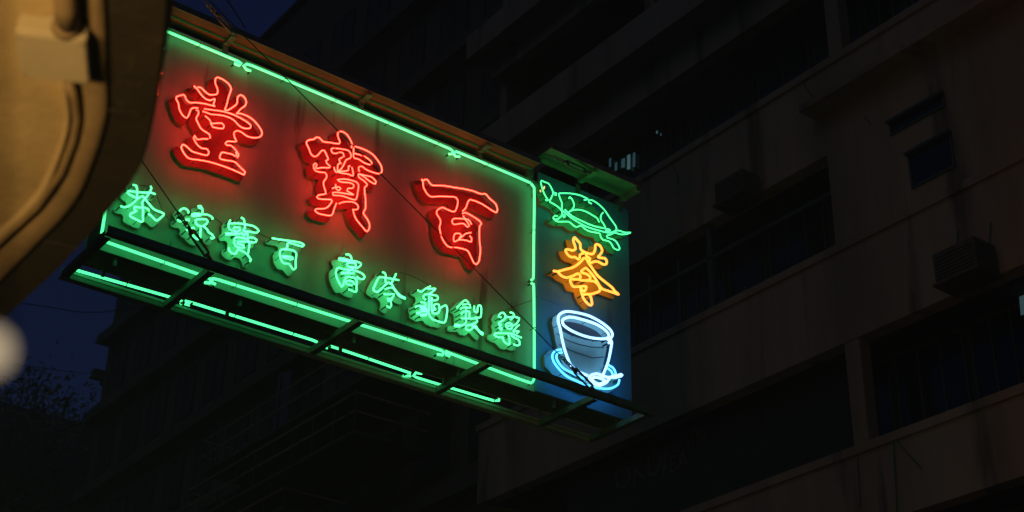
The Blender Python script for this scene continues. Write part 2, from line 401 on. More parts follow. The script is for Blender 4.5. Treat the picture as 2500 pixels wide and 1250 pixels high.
gfig('third small green character from the near end, dense strokes', (520, 500), 6.581, [
 [(280,245),(255,300),(260,380),(300,410),(360,415),(370,460)],
 [(265,300),(400,295),(550,320),(660,350),(735,420),(700,450),(600,430),(490,420),(515,370),(505,290),(490,230),(450,205)],
 [(330,385),(350,360),(430,365),(440,410),(400,420),(375,450)],
 [(375,480),(300,475),(210,480),(205,455),(270,455),(420,470),(465,455),(500,500),(520,460),(555,460),(560,520),(640,525),(705,560),(690,595),(620,605),(580,595)],
 [(580,610),(560,560),(480,530),(360,530),(350,650),(420,685),(500,690),(490,650),(400,620),(400,590),(490,590),(560,590),(585,620),(575,700),(560,790)],
 [(260,690),(250,720),(300,770),(360,785),(390,740),(400,710),(460,740),(530,780),(580,840),(610,890),(590,910)]])
gfig('fourth small green character from the near end, a box under a bar', (520, 500), 6.581, [
 [(950,535),(1040,550),(1180,570),(1300,590),(1400,610),(1465,645),(1440,670),(1340,640),(1210,610),(1190,690),(1170,710)],
 [(1170,715),(1100,720),(1078,770),(1090,860),(1130,935),(1220,950),(1250,990),(1290,1045),(1325,1020),(1330,900),(1340,780),(1290,735),(1170,715)],
 [(1110,825),(1200,825),(1280,845),(1285,870),(1240,880),(1200,860),(1130,850)]])
gfig('fifth small green character, directly after the gap in the row', (780, 600), 7.352, [
 [(475,155),(530,155),(570,195),(580,250),(540,275),(440,270),(350,255),(345,230),(400,228),(540,260),(660,280),(740,310),(745,345),(700,385),(650,405),(640,380),(655,350),(640,315),(520,305),(490,330),(520,375),(620,385),(560,430),(500,475)],
 [(410,415),(350,390),(315,410),(298,480),(310,560),(350,660),(400,740),(420,720),(440,640),(480,570),(520,555),(640,575),(668,610),(665,720),(660,820),(630,830),(520,780)],
 [(430,420),(520,425),(620,440),(700,465),(780,510),(810,560),(785,600),(720,595),(670,550)],
 [(480,490),(400,500),(400,485),(450,490),(560,495),(620,495)],
 [(590,715),(530,695),(480,680),(480,640),(530,625),(590,640),(640,700)]])
gfig('sixth small green character, with open roof strokes', (780, 600), 7.352, [
 [(1130,475),(1175,485),(1195,540),(1185,600),(1200,670)],
 [(1375,500),(1350,560),(1320,620),(1295,670),(1270,690)],
 [(1425,620),(1350,600),(1200,575),(1080,565),(1045,600),(1000,700),(970,790),(1040,830),(1090,790),(1160,720),(1230,665),(1280,670),(1330,750),(1400,840),(1470,900),(1545,935),(1535,950),(1480,930),(1420,900),(1370,830),(1310,755),(1230,760),(1180,780)],
 [(1155,865),(1240,870),(1340,865),(1310,930),(1270,990),(1230,990),(1220,950),(1260,950),(1275,1000),(1285,1080),(1260,1115),(1210,1080)]])
gfig('third small green character from the far end, meaning turtle', (980, 680), 6.578, [
 [(260,185),(320,215),(380,170),(465,125)],
 [(430,170),(550,160),(510,200),(460,240),(370,265),(350,310),(390,345)],
 [(430,250),(500,260),(580,280),(580,340),(500,350),(480,310)],
 [(445,280),(445,450),(440,560),(480,640),(560,680),(690,705),(720,640),(735,500),(715,435),(670,445),(620,480)],
 [(480,300),(490,440),(500,550),(580,560),(605,520),(600,420),(550,410),(520,430),(530,470),(550,500),(510,510)],
 [(310,380),(380,385),(395,430),(320,445),(240,440),(225,465)],
 [(300,445),(400,470),(410,540),(395,590),(310,600)],
 [(310,470),(370,475),(380,500),(310,500)], [(245,545),(320,535),(390,520)], [(240,560),(320,575),(380,570)]])
gfig('second small green character from the far end', (980, 680), 6.578, [
 [(890,470),(950,410),(1000,360),(1040,350),(1075,390),(1060,410),(980,420)],
 [(950,490),(1010,460),(1110,470),(1100,420),(1080,410)],
 [(1040,450),(1040,560),(1035,640),(1040,700),(980,750),(860,740),(855,765),(940,770)],
 [(960,570),(1000,530),(1090,530),(1090,610),(1100,630)],
 [(1170,440),(1175,520),(1220,540),(1230,440),(1275,440),(1270,620),(1190,620),(1200,640),(960,640)],
 [(1120,650),(1200,640),(1220,690),(1170,720),(1080,750),(1040,760),(1040,820),(1100,830),(1160,780),(1190,750),(1240,830),(1310,880),(1300,905),(1260,870),(1200,800),(1130,750),(1060,745)]])
gfig('small green character nearest the far border tube', (980, 680), 6.578, [
 [(1600,625),(1560,610),(1590,560),(1640,545),(1670,580),(1665,640),(1600,690),(1560,720),(1570,750),(1600,740)],
 [(1660,610),(1740,620),(1800,610),(1890,640),(1870,690),(1840,730),(1790,760)],
 [(1745,545),(1790,550),(1815,590),(1790,630),(1750,660)],
 [(1690,790),(1680,740),(1730,710),(1780,740),(1770,800),(1710,810),(1690,780)], [(1710,760),(1750,755)],
 [(1600,740),(1580,800),(1610,830),(1620,790)],
 [(1890,745),(1850,780),(1800,850),(1860,840),(1890,850),(1850,880)],
 [(1930,950),(1880,930),(1800,890),(1700,880),(1510,880),(1490,905),(1550,940),(1640,945),(1630,980),(1680,1040),(1730,1060),(1735,990),(1715,900)],
 [(1760,910),(1820,950),(1890,990),(1900,1060),(1850,1075),(1800,1055)]])

# ---- turtle
TO, TS = (1290, 420), 5.952
turtle_shell = [(485,560),(490,450),(470,400),(440,320),(470,310),(620,310),(740,335),(865,395),(930,410),(1020,470),(1110,560),(1190,670),(1270,790),(1275,840),(1210,875),(1130,875),(930,825),(800,770),(640,680)]
turtle_body = [(178,150),(190,125),(290,165),(330,220),(360,300),(410,305),(440,320),(500,450),(800,700),(1200,860),(1320,850),(1400,875),(1485,880),(1430,900),(1350,905),(1265,880),(1145,935),(1240,985),(1290,1030),(1330,1110),(1300,1130),(1240,1105),(1170,1010),(1085,985),(1050,940),(1040,895),(900,865),(770,780),(700,800),(590,725),(420,715),(360,670),(385,635),(450,670),(490,620),(440,510),(310,430),(240,330),(205,250)]
tl = [
 [(250,400),(270,415),(290,410),(240,330),(205,250),(178,150),(190,125),(230,145),(290,165),(330,220),(360,300),(335,370),(310,430),(380,470),(440,510),(485,560),(490,620),(440,675),(395,690),(360,670),(385,635),(425,640)],
 [(358,305),(380,300),(408,308),(405,335),(385,332)],
 [(362,675),(420,715),(540,720),(590,725),(650,775),(700,800),(770,780),(830,830),(900,865),(1040,895),(1050,940),(1085,985)],
 [(485,555),(490,450),(470,400),(440,320),(470,310),(620,310),(740,335),(820,370),(865,395),(810,405)],
 [(920,460),(880,440),(880,410),(930,410),(1020,470),(1110,560),(1190,670),(1270,790),(1275,840),(1210,875),(1130,875),(930,825),(800,770),(640,680),(500,560)],
 [(530,545),(640,640),(770,710),(900,765),(1040,805),(1190,840),(1180,855),(1122,850)],
 [(1120,815),(1100,760),(1055,690),(1060,620),(1085,590)],
 [(590,385),(600,360),(640,400),(665,470),(650,530),(600,575)],
 [(590,580),(640,555),(720,545),(820,570),(920,620),(1000,670),(1030,730)],
 [(1275,850),(1320,850),(1400,875),(1485,880),(1430,900),(1350,905),(1265,880)],
 [(1270,870),(1200,905),(1140,925),(1145,955),(1240,985),(1290,1030),(1330,1110),(1300,1130),(1240,1105),(1215,1060),(1170,1010),(1085,985)],
 [(505,625),(525,622),(535,645),(518,655),(505,640)],
 [(232,208),(228,245)], [(172,262),(178,290)]]
tur = figure('turtle_figure', 'green neon turtle at the top of the far panel', TO, TS, tl, [turtle_shell, turtle_body], N_TUR, TURP, .0082, .014,
             mats={12: N_YEL, 13: N_YEL}, yp=11.95)
sp = MB(); random.seed(3)
SH = [(bpt(TO[0] + x / TS, TO[1] + y / TS)) for x, y in turtle_shell]
for cx, cy in [(400,380),(440,430),(520,400),(540,460),(470,370),(700,420),(760,430),(800,470),(860,450),(880,520),(920,560),(960,540),(990,600),(740,500),(830,540),(700,610),(760,640),(820,680),(880,690),(940,710),(660,600),(1020,640),(1100,780),(900,610),(780,580),(560,430),(350,470),(400,520),(430,560),(1000,780),(900,740),(820,710),(740,670),(1180,760),(1150,700),(1060,560)]:
    pts = []
    x, y = cx, cy; an = random.uniform(0, 6.28)
    for k in range(4):
        q = bpt(TO[0] + x / TS, TO[1] + y / TS, 11.86); pts.append((q[0], 11.944, q[2]))
        x += 16 * math.cos(an); y += 16 * math.sin(an); an += random.choice([-1, 1]) * random.uniform(.3, 1.9)
    sp.tube(pts, .0035, 4)
sp.build('shell_pattern', GRNP, tur)['kind'] = 'stuff'

# ---- orange character
figure('character', 'orange character on the far panel between turtle and cup', (1310, 560), 5.68, [
 [(650,330),(605,350),(600,400),(580,415),(540,385),(480,385),(430,350),(400,290),(430,275),(500,290),(540,275),(530,220),(505,150),(525,115),(560,150),(605,200),(610,260),(640,300),(720,335),(780,340),(810,280),(815,220),(840,205),(885,230),(910,290),(880,350),(850,385),(900,395),(950,400),(975,440),(965,480),(920,485),(850,450),(800,445),(750,465),(730,445),(745,405),(700,375),(680,340)],
 [(235,575),(300,580),(400,555),(500,530),(580,480),(635,425),(650,400),(690,410),(720,470),(780,550),(850,640),(950,730),(1050,810),(1090,860),(1140,900),(1060,875),(920,830),(880,790),(830,700),(760,610),(690,540),(660,545),(620,590),(700,620),(745,660),(730,700),(640,710),(600,695),(610,650),(580,610),(500,645),(410,670),(340,640),(300,590)],
 [(600,695),(480,690),(465,710),(500,790),(560,795),(690,790),(660,860),(610,820),(625,890),(660,970),(740,1050),(770,1035),(750,940),(720,900),(650,905)],
 [(720,905),(870,860),(870,800),(820,735),(760,715),(690,712)]],
 [[(500,115),(540,275),(400,280),(430,350),(580,415),(635,425),(500,530),(235,575),(300,600),(410,670),(460,700),(500,790),(610,810),(625,890),(740,1050),(770,1035),(750,920),(870,860),(900,820),(1130,900),(1050,810),(780,550),(730,465),(850,450),(920,485),(975,460),(950,400),(850,385),(910,290),(840,205),(810,220),(780,340),(700,335),(610,270),(605,200)]],
 N_ORG, ORGP, .0142, .02)

# ---- cup and saucer
CO, CS = (1310, 740), 4.808
def P2(L, org, sc, y=YT): return [(lambda q: (q[0], q[2]))(bpt(org[0] + a / sc, org[1] + b / sc, y)) for a, b in L]
figure('saucer_figure', 'cyan neon saucer under the cup', CO, CS, [
 [(290,545),(230,555),(185,610),(200,690),(260,770),(360,860),(480,920),(600,965),(740,1000),(870,1000),(950,960),(970,900)],
 [(300,580),(250,590),(235,640),(260,700),(320,770),(420,820),(560,890)],
 [(850,730),(900,760),(930,820),(920,860)], [(835,765),(880,800),(900,850)]],
 [[(290,545),(185,600),(190,690),(360,870),(600,980),(800,1010),(950,960),(975,890),(930,800),(850,720),(600,850),(390,710),(330,600)]],
 N_SAU, SAUP, .0125, .035)
cup = figure('cup_figure', 'white neon cup with a spoon', CO, CS, [
 [(600,850),(530,820),(440,770),(390,710),(350,600),(300,430),(275,290),(255,200),(265,140),(320,105),(400,100),(520,120),(650,165),(770,230),(860,310),(890,370),(870,410),(830,425)],
 [(830,425),(850,370),(800,310),(700,250),(600,210),(480,180),(390,165),(330,180),(305,210),(320,260),(400,320),(520,370),(660,410),(800,418),(850,400)],
 [(845,470),(875,435),(885,460),(860,590),(830,720),(785,830)],
 [(990,835),(1008,850),(940,870),(860,880),(820,930),(740,965),(650,930),(620,880),(650,840),(720,830),(830,870),(900,860),(990,835)],
 [(650,890),(680,870),(760,880),(800,920),(740,950),(680,930),(655,890)]],
 [[(265,140),(320,105),(400,100),(520,120),(650,165),(770,230),(860,310),(890,380),(860,590),(785,830),(600,850),(530,820),(390,710),(300,430)]],
 N_CUP, CUPP, .0155, .012, yt=YT - .02, yp=11.925)
e_in = P2([(310,200),(340,185),(480,190),(620,230),(750,290),(820,350),(840,395),(800,415),(660,400),(520,360),(400,310),(325,250)], CO, CS, YT - .02)
plate('cup_opening', [[tuple(p) for p in smooth_line(e_in + [e_in[0]], .02)[:-1]]], 11.921, .006, DRKP, cup, DRKP)
cl = MB()
for L in ([(300,430-110),(420,400),(560,450),(700,480),(850,490)], [(330,450),(460,520),(600,570),(720,610),(850,600)]):
    q = P2(L, CO, CS, YT - .02); cl.tube([(a, 11.922, b) for a, b in q], .005, 4)
cl.build('cup_line', DRKP, cup)

# ---- border tubes
RB = .0142
def border(pts, y, mtl=N_GRB, r=RB, clips=True, name='border_tube'):
    q = [bpt(a, b, y) for a, b in pts]
    q2 = [(p[0], p[1]) for p in smooth_line([(p[0], p[2]) for p in q], .05)]
    P = [(p[0], y, p[1]) for p in q2]; s = -1 if y < YF else 1
    a, b = P[0], P[-1]
    o = MB().tube(P, r, 8).build(name, mtl, sign, True)
    e_ = MB()
    for q_ in (a, b): e_.tube([(q_[0], y - s * r * .8, q_[2]), (q_[0], y - s * .06, q_[2])], r * .8, 7)
    e_.build('electrode', ELEC, o)['kind'] = 'stuff'
    if clips:
        acc = 0; c = MB()
        for k in range(1, len(P)):
            A, B = Vector(P[k - 1]), Vector(P[k]); L = (B - A).length
            if acc + L > .62 and 3 < k < len(P) - 3:
                d = (B - A).normalized(); c.tube([A - d * .004, A + d * .004], r + .0035, 8); c.tube([A, (A.x, YF if s < 0 else YB, A.z)], .004, 5); acc = 0
            else: acc += L
        if c.v: c.build('tube_clip', CLIP, o)['kind'] = 'stuff'
    return o
YBT = YF - .08
border([(572,155),(584,160),(589,155),(582,150),(332,45)], YBT)
border([(612,173),(602,170),(595,161),(602,156),(615,160),(1098,363),(1106,369),(1103,376),(1096,376)], YBT)
border([(1122,383),(1112,381),(1106,374),(1114,370),(1296,447),(1304,458),(1303,600),(1302,680),(1297,684)], YBT)
border([(1297,692),(1303,694),(1304,925),(1299,936),(1100,863),(1089,858),(1088,865),(1098,870)], YBT)
border([(1068,865),(1080,867),(1084,860),(1076,855),(530,682),(519,680),(517,690),(526,694)], YBT)
border([(500,690),(512,691),(516,683),(508,678),(258,590),(247,583),(248,573),(291,300),(331,48)], YBT)
YBB = 12.52
border([(170,653),(188,660),(438,732),(447,737),(441,742)], YBB)
border([(463,745),(452,742),(453,735),(468,739),(765,831),(776,836)], YBB)
border([(800,850),(792,846),(797,842),(985,905),(1002,911),(1002,918),(985,917)], YBB)
border([(1030,912),(1015,910),(1009,917),(1018,922),(1205,978),(1218,978),(1218,964),(1226,760)], YBB)
# glowing bits added in place of reflections by the near end
border([(396,178),(388,182),(386,205),(385,232)], YBT, N_GLINT, .012, False, 'reflection_bit')
border([(401,118),(394,118)], YBT, N_TUR, .011, False, 'reflection_bit'); border([(394,151),(387,151)], YBT, N_TUR, .009, False, 'reflection_bit')

# ---- slack cables between characters
for L in ([(340,452),(362,455)], [(383,478),(400,520),(425,545),(436,556)], [(510,520),(540,545),(556,560),(570,575),(625,568),(655,580),(672,582)],
          [(878,706),(890,720),(905,728),(925,718),(940,716)], [(975,664),(1010,676),(1040,692),(1050,700)], [(1156,728),(1158,738),(1150,748)], [(1228,760),(1265,745),(1300,733)],
          [(1435,585),(1442,600),(1437,612)], [(415,600),(418,590)]):
    q = [bpt(a, b, YF - .035) for a, b in L]
    pts = [(p[0], YF - .035, p[1]) for p in smooth_line([(p[0], p[2]) for p in q], .03)]
    MB().tube(pts, .0035, 5).build('cable', WIRE, sign, True)
# ---- bottom service frame (angle iron)
ZFm = 8.15
def angle(name, a, b, w=.055, t=.008, m=STEEL, up=1):
    """an L section from a to b along one axis"""
    ax = 0 if abs(b[0] - a[0]) > abs(b[1] - a[1]) else 1
    mb = MB(); (x0, y0, z0), (x1, y1, z1) = a, b
    if ax == 0:
        mb.box((x0, y0 - w / 2, z0), (x1, y0 + w / 2, z0 + t)); mb.box((x0, y0 - w / 2, z0 + t), (x1, y0 - w / 2 + t, z0 + w * up))
    else:
        mb.box((x0 - w / 2, y0, z0), (x0 + w / 2, y1, z0 + t)); mb.box((x0 - w / 2, y0, z0 + t), (x0 - w / 2 + t, y1, z0 + w * up))
    return mb.build(name, m, sign)
YN, YFR = 11.52, 12.58
angle('rail', (3.98, YN, ZFm), (10.47, YN, ZFm), .074)
angle('rail', (3.98, YFR, ZFm), (10.47, YFR, ZFm), .085, up=.95, m=SIGN)
for x in (4.02, 5.05, 6.69, 8.26, 9.69, 10.42):
    angle('crossbar', (x, YN + .056, ZFm - .003), (x, YFR - .046, ZFm - .003), .068)
for x in (4.3, 5.6, 6.9, 8.2, 9.5, 10.4):
    MB().box((x - .015, YF + .05, ZFm + .012), (x + .015, YF + .08, ZB + .008)).build('hanger', STEEL, sign)
    MB().box((x - .015, YB - .08, ZFm + .012), (x + .015, YB - .05, ZB + .008)).build('hanger', STEEL, sign)
MB().tube([(3.99, YFR - .075, ZFm + .03), (10.45, YFR - .075, ZFm + .03)], .005, 5).build('stay_rod', STEEL, sign)

# ---- top weather strips
ZR = 11.06
def strip(x0, x1, y0, y1, z, m):
    ym = (y0 + y1) / 2
    for a, b, zz in ((y0, ym - .014, z), (ym + .014, y1, z)):
        MB().box((x0, a, zz), (x1, b, zz + .012)).build('weather_strip', m, sign)
    MB().box((x0, ym - .013, z - .004), (x1, ym + .013, z + .008)).build('strip_joint', STRG, sign)
    MB().box((x0, y0 - .010, z - .012), (x1, y0 - .001, z + .06)).build('strip_lip', BRK, sign)
strip(3.9, 9.06, 11.80, 12.14, ZR, STEELL)
ZR2 = 11.20
strip(9.09, 10.5, 11.63, 11.96, ZR2, STRG)
for x in (5.06, 6.72, 8.33):
    angle('bracket', (x, 11.81, ZR - .05), (x, 12.13, ZR - .05), .06, m=BRK, up=.8)
    MB().box((x - .03, YF - .012, ZT - .08), (x + .03, YF - .004, ZR - .052)).build('bracket_foot', BRK, sign)
for x in (9.78, 10.45):
    angle('bracket', (x, 11.64, ZR2 - .06), (x, 11.95, ZR2 - .06), .07, m=STRG if x < 10 else STEEL, up=.8)
    MB().box((x - .03, YF - .018, ZTR - .08), (x + .03, YF - .008, ZR2 - .062)).build('bracket_foot', STEEL, sign)
MB().box((9.02, 11.98, ZR - .1), (9.10, YB, ZR + .09)).build('end_plate', STEEL, sign)
# transformer boxes and ladder rungs on the back, hidden ends of the two carrying beams
for z in (8.9, 10.3):
    MB().box((1.0, 12.18, z), (XL + .02, 12.28, z + .14)).build('carrying_beam', STEEL, sign)

# ------------------------------------------------------------------ guy wires with turnbuckles
def guy(label, A, B, tA, tB, r=.006):
    """wire from A to B; turnbuckle between fractions tA..tB"""
    A, B = Vector(A), Vector(B)
    o = tag(empty('guy_wire', tuple(B)), label, 'cable', 'stay wires of the neon sign')
    pt = lambda t: A.lerp(B, t)
    L = []
    if tA > 0: L.append((0, tA))
    if tB < 1: L.append((tB, 1))
    for a, b in L: MB().tube([pt(a), pt(b)], r, 5).build('wire', WIRE, o)
    d = (B - A).normalized(); side = d.cross(Vector((0, 1, 0))).normalized(); n = d.cross(side)
    a, b = pt(tA), pt(tB); ln = (b - a).length
    mb = MB()
    for s in (-1, 1):
        mb.tube([a + d * ln * .34, a + d * ln * .38 + side * s * .032, a + d * ln * .86 + side * s * .032, a + d * ln * .9], .0125, 6)
    mb.tube([a + d * ln * .28, a + d * ln * .42], .019, 8); mb.tube([a + d * ln * .84, a + d * ln], .019, 8)
    mb.build('turnbuckle', STEEL, o, True)
    sh = MB()
    for k in range(4):
        t = .03 + k * .07; c = a + d * ln * t
        ring = [c + d * .032 * math.cos(q) + (side if k % 2 else n) * .02 * math.sin(q) for q in [i * math.pi / 4 for i in range(9)]]
        sh.tube(ring, .0075, 5)
    sh.build('shackle', STEEL, o, True)
    return o
def P3(ax, v, x, y): return tuple(on(ax, v, x, y))
guy('stay wire whose turnbuckle hangs in front of the neon cup', P3(1, 10.4, 470, -40), (9.68, YN, ZFm + .05), .895, .995)
guy('stay wire with turnbuckle over the second green character at the near end', P3(1, 10.9, 240, 240), (5.05, YN, ZFm + .05), .68, .97)
guy('stay wire with turnbuckle above the near end of the top strip', P3(1, 11.3, 470, -30), (5.08, 11.82, ZR - .02), .35, .97)
guy('stay wire with turnbuckle under the green strip at the far end', P3(1, 11.55, 1325, 372), (9.78, 11.72, ZR2 - .05), .2, .95)

# ------------------------------------------------------------------ thin teal-tinted haze, added to lift the blacks
hz = MB().box((-60, -40, -1), (110, 150, 45)).build('haze', CONC); hz['kind'] = 'stuff'
hm = bpy.data.materials.new('haze_air'); hm.use_nodes = True; hn = hm.node_tree
hn.nodes.remove(hn.nodes['Principled BSDF']); pv = hn.nodes.new('ShaderNodeVolumePrincipled')
pv.inputs['Color'].default_value = (.45, .86, 1.0, 1); pv.inputs['Density'].default_value = HAZE
hn.links.new(pv.outputs[0], hn.nodes['Material Output'].inputs['Volume'])
hz.data.materials.clear(); hz.data.materials.append(hm)
# ------------------------------------------------------------------ ground
def sheet(name, a, b, z, m): return tag(MB().poly([(a[0], a[1], z), (b[0], a[1], z), (b[0], b[1], z), (a[0], b[1], z)]).build(name, m), kind='structure')
sheet('ground', (-900, -900), (900, 1200), -.02, ASPH)
sheet('road', (3.2, -60), (14.0, 260), 0, ASPH)
tag(box('pavement', (-6, -20, -.01), (3.1, 60, .13), PAVE), kind='structure')
tag(box('pavement', (14.1, -20, -.01), (30, 60, .13), PAVE), kind='structure')
ml = MB()
for k in range(24): ml.poly([(8.5, -10 + k * 6, .004), (8.65, -10 + k * 6, .004), (8.65, -7 + k * 6, .004), (8.5, -7 + k * 6, .004)])
tag(ml.build('road_marking', PAINT), kind='structure')

# ------------------------------------------------------------------ near building across the street (right)
XB = 17.0; YC = 24.13; Y0 = 2.0
nb = tag(empty('apartment_building', (XB, 13, 0)), 'concrete apartment block with long horizontal bands, right behind the neon sign', 'building')
def z_of(px, py): return on(0, XB, px, py)[2]
# dark openings: (z0, z1, [(ya, yb)...])
YCOL = 14.02
bands = []   # solid spandrels z ranges
strips = [(3.6, 5.2), (6.75, 8.97), (10.27, 12.02), (13.79, 15.56), (17.44, 19.20), (20.93, 22.70), (24.6, 26.4)]
zprev = 0.13
for i, (a, b) in enumerate(strips + [(99, 99)]):
    top = min(a, 28.3)
    MB().box((XB, Y0, zprev), (XB + .28, YC, top)).build('spandrel', CONC, nb)
    zprev = b
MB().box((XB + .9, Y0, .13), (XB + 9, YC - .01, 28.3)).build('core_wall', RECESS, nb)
MB().box((XB + .28, YC - .25, .13), (XB + .9, YC - .002, 28.3)).build('end_wall', CONC, nb)
MB().box((XB - .1, Y0, 28.3), (XB + 9.2, YC, 28.55)).build('parapet', CONC, nb)
# ledges: slab edges just below the openings, slim brows over them
for (a, b) in strips:
    MB().box((XB - .05, Y0, a - .16), (XB - .001, YC + .05, a - .02)).build('ledge', CONC, nb)
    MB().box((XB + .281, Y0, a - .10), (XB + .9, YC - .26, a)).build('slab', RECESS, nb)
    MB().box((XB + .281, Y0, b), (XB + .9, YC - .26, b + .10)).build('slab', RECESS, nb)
# second, projecting eave band high up (two stacked strips with a dark gap)
MB().box((XB - .55, Y0, 19.95), (XB - .002, YC + .3, 20.75)).build('eave', CONC, nb)
MB().box((XB - .55, Y0, 23.2), (XB - .002, YC + .3, 23.9)).build('eave', CONC, nb)
# slim brow over the third row, right of the column
MB().box((XB - .42, 5.5, 16.35), (XB - .003, YCOL + .3, 16.47)).build('brow', CONC, nb)
# columns
for (a, b), ys in zip(strips[1:6], ([YCOL, 8.6], [YCOL, 8.6], [8.0], [13.75, 8.6], [18.5, 12.0])):
    for y in ys:
        MB().box((XB + .02, y - .15, a), (XB + .27, y + .15, b)).build('column', CONC, nb)
# third row: solid wall right of the column with two small windows
MB().box((XB + .003, Y0, 13.79), (XB + .27, YCOL + .12, 15.56)).build('wall', CONC, nb)
# windows: frame with panes
def window(y0, y1, z0, z1, x, lit=None, n=2, parent=nb, fm=FRAMEM, gl=GLASS):
    f = MB(); t = .035
    f.box((x - .04, y0, z0), (x, y1, z0 + t)); f.box((x - .04, y0, z1 - t), (x, y1, z1))
    for k in range(n + 1):
        y = y0 + (y1 - y0 - t) * k / n; f.box((x - .04, y, z0 + t), (x, y + t, z1 - t))
    fo = f.build('window', fm, parent)
    for k in range(n):
        ya = y0 + t + (y1 - y0 - t) * k / n; yb = y0 + (y1 - y0 - t) * (k + 1) / n
        MB().box((x - .018, ya + .002, z0 + t + .002), (x - .008, yb - .002, z1 - t - .002)).build('pane', (lit[k % len(lit)] if lit else gl), fo)
    return fo
random.seed(5)
for r, (a, b) in enumerate(strips[1:6]):
    y = 4.0
    while y < YC - 1.6:
        wdt = random.choice([1.05, 1.25, 1.45])
        if not (r == 2 and y < YCOL + .2):
            lit = None
            window(y, y + wdt - .12, a + random.choice([.05, .08, .4]), b - .08, XB + .88, lit, random.choice([2, 2, 3]))
        y += wdt
# the light upright in the third row and AC hoods
q = on(0, XB + .15, 1738, 640)
MB().box((XB + .1, q[1] - .06, 13.8), (XB + .2, q[1] + .06, 15.55)).build('mullion_post', FRAMEM, nb)
for px in (1548 + 40, 1660):
    q = on(0, XB + .15, px, 700); MB().box((XB + .12, q[1] - .03, 13.8), (XB + .18, q[1] + .03, 15.2)).build('mullion_post', FRAMEM, nb)
MB().box((XB + .10, YCOL + .2, 14.85), (XB + .16, 20.8, 14.92)).build('transom', FRAMEM, nb)
# small windows in the solid wall at the right
def wall_window(pts, nm='small_window'):
    P = [on(0, XB, *p) for p in pts]; ys = [p[1] for p in P]; zs = [p[2] for p in P]
    y0, y1, z0, z1 = min(ys), max(ys), min(zs), max(zs)
    mb = MB(); mb.box((XB - .10, y0 - .05, z1), (XB - .004, y1 + .05, z1 + .05)); mb.box((XB - .03, y0, z0 - .04), (XB - .004, y1, z0))
    mb.box((XB - .03, y0 - .04, z0 - .04), (XB - .004, y0 - .001, z1)); mb.box((XB - .03, y1 + .001, z0 - .04), (XB - .004, y1 + .04, z1))
    f = mb.build(nm, FRAMEM, nb); MB().box((XB - .012, y0, z0), (XB - .002, y1, z1 - .001)).build('pane', GLASS, f)
wall_window([(2232, 455), (2318, 330)]); wall_window([(2180, 325), (2300, 235)])
# lit windows: narrow bright blinds
def lit_poly(pts, m, x=XB + .86, nm='lit_pane'):
    P = [on(0, x, *p) for p in pts]
    mb = MB(); k = len(P); fr_ = [tuple(p) for p in P]; bk = [(p[0] + .01, p[1], p[2]) for p in fr_]
    mb.poly(fr_); mb.poly(bk[::-1])
    for i in range(k): mb.poly([fr_[i], bk[i], bk[(i + 1) % k], fr_[(i + 1) % k]])
    return mb.build(nm, m, nb)
XW = XB + .80
lit_poly([(1508,312),(1529,319),(1548,306),(1549,290),(1538,288),(1515,300)], LITG, XW)
for a, b, c, d, m in ((1531, 1538, 377, 412, LITB), (1545, 1550, 372, 406, LITG), (1517, 1525, 386, 408, LITG), (1487, 1491, 386, 406, LITG), (1501, 1506, 396, 415, LITG)):
    lit_poly([(a, c + 3), (b, c - 1), (b, d), (a, d + 2)], m, XW)
lit_poly([(1602, 320), (1605, 319), (1605, 325), (1602, 326)], LITB, XW); lit_poly([(1612, 326), (1614, 325), (1614, 331), (1612, 332)], LITG, XW)
XW2 = XB + .80
for a, b, c, d, m in ((1211, 1213, 16, 33, LITG), (1215, 1221, 10, 36, LITB), (1230, 1232, 8, 46, LITG), (1236, 1246, 16, 46, LITG)):
    lit_poly([(a, c + 2), (b, c - 1), (b, d), (a, d + 2)], m, XW2)
lit_poly([(2488, 722), (2520, 712), (2520, 760), (2492, 770)], LITG, XW)
# AC units with hoods on the facade
def acunit(px, py, w_, h_, d_, label):
    q = on(0, XB, px, py); y, z = q[1], q[2]
    o = tag(empty('air_conditioner', (XB - .06, y, z)), label, 'air conditioner', 'air conditioners on the facade across the street')
    box('casing', (XB - .06 - d_, y - w_ / 2, z), (XB - .06, y + w_ / 2, z + h_), ACM, o, .012)
    g = MB()
    for k in range(7): g.box((XB - .06 - d_ - .01, y - w_ / 2 + .04, z + .05 + k * (h_ - .1) / 7), (XB - .06 - d_ - .001, y + w_ / 2 - .04, z + .05 + k * (h_ - .1) / 7 + .015))
    g.build('grille', RECESS, o)
    b_ = MB(); b_.box((XB - .1 - d_, y - w_ / 2 - .03, z - .04), (XB - .052, y + w_ / 2 + .03, z - .002)); b_.build('shelf', ACM, o)
acunit(2395, 700, .75, .5, .5, 'dark air conditioner box on the wall at the right edge of the photo')
acunit(1830, 505, .7, .45, .45, 'air conditioner box above the long window row at mid right')
# conduits and drain lines on the bands
for L in ([(2338, 560), (2335, 660)], [(2418, 540), (2412, 640)], [(2180, 1060), (2190, 1250)], [(2172, 1058), (2250, 1145)], [(1634, 395), (1655, 430), (1654, 450)], [(1955, 195), (1985, 240)], [(2110, 285), (2125, 300)], [(1818, 700), (1815, 725)], [(2092, 1110), (2100, 1240)]):
    pts = [tuple(on(0, XB - .03, *p)) for p in L]; MB().tube(pts, .012, 5).build('drain_pipe', STEEL, nb)
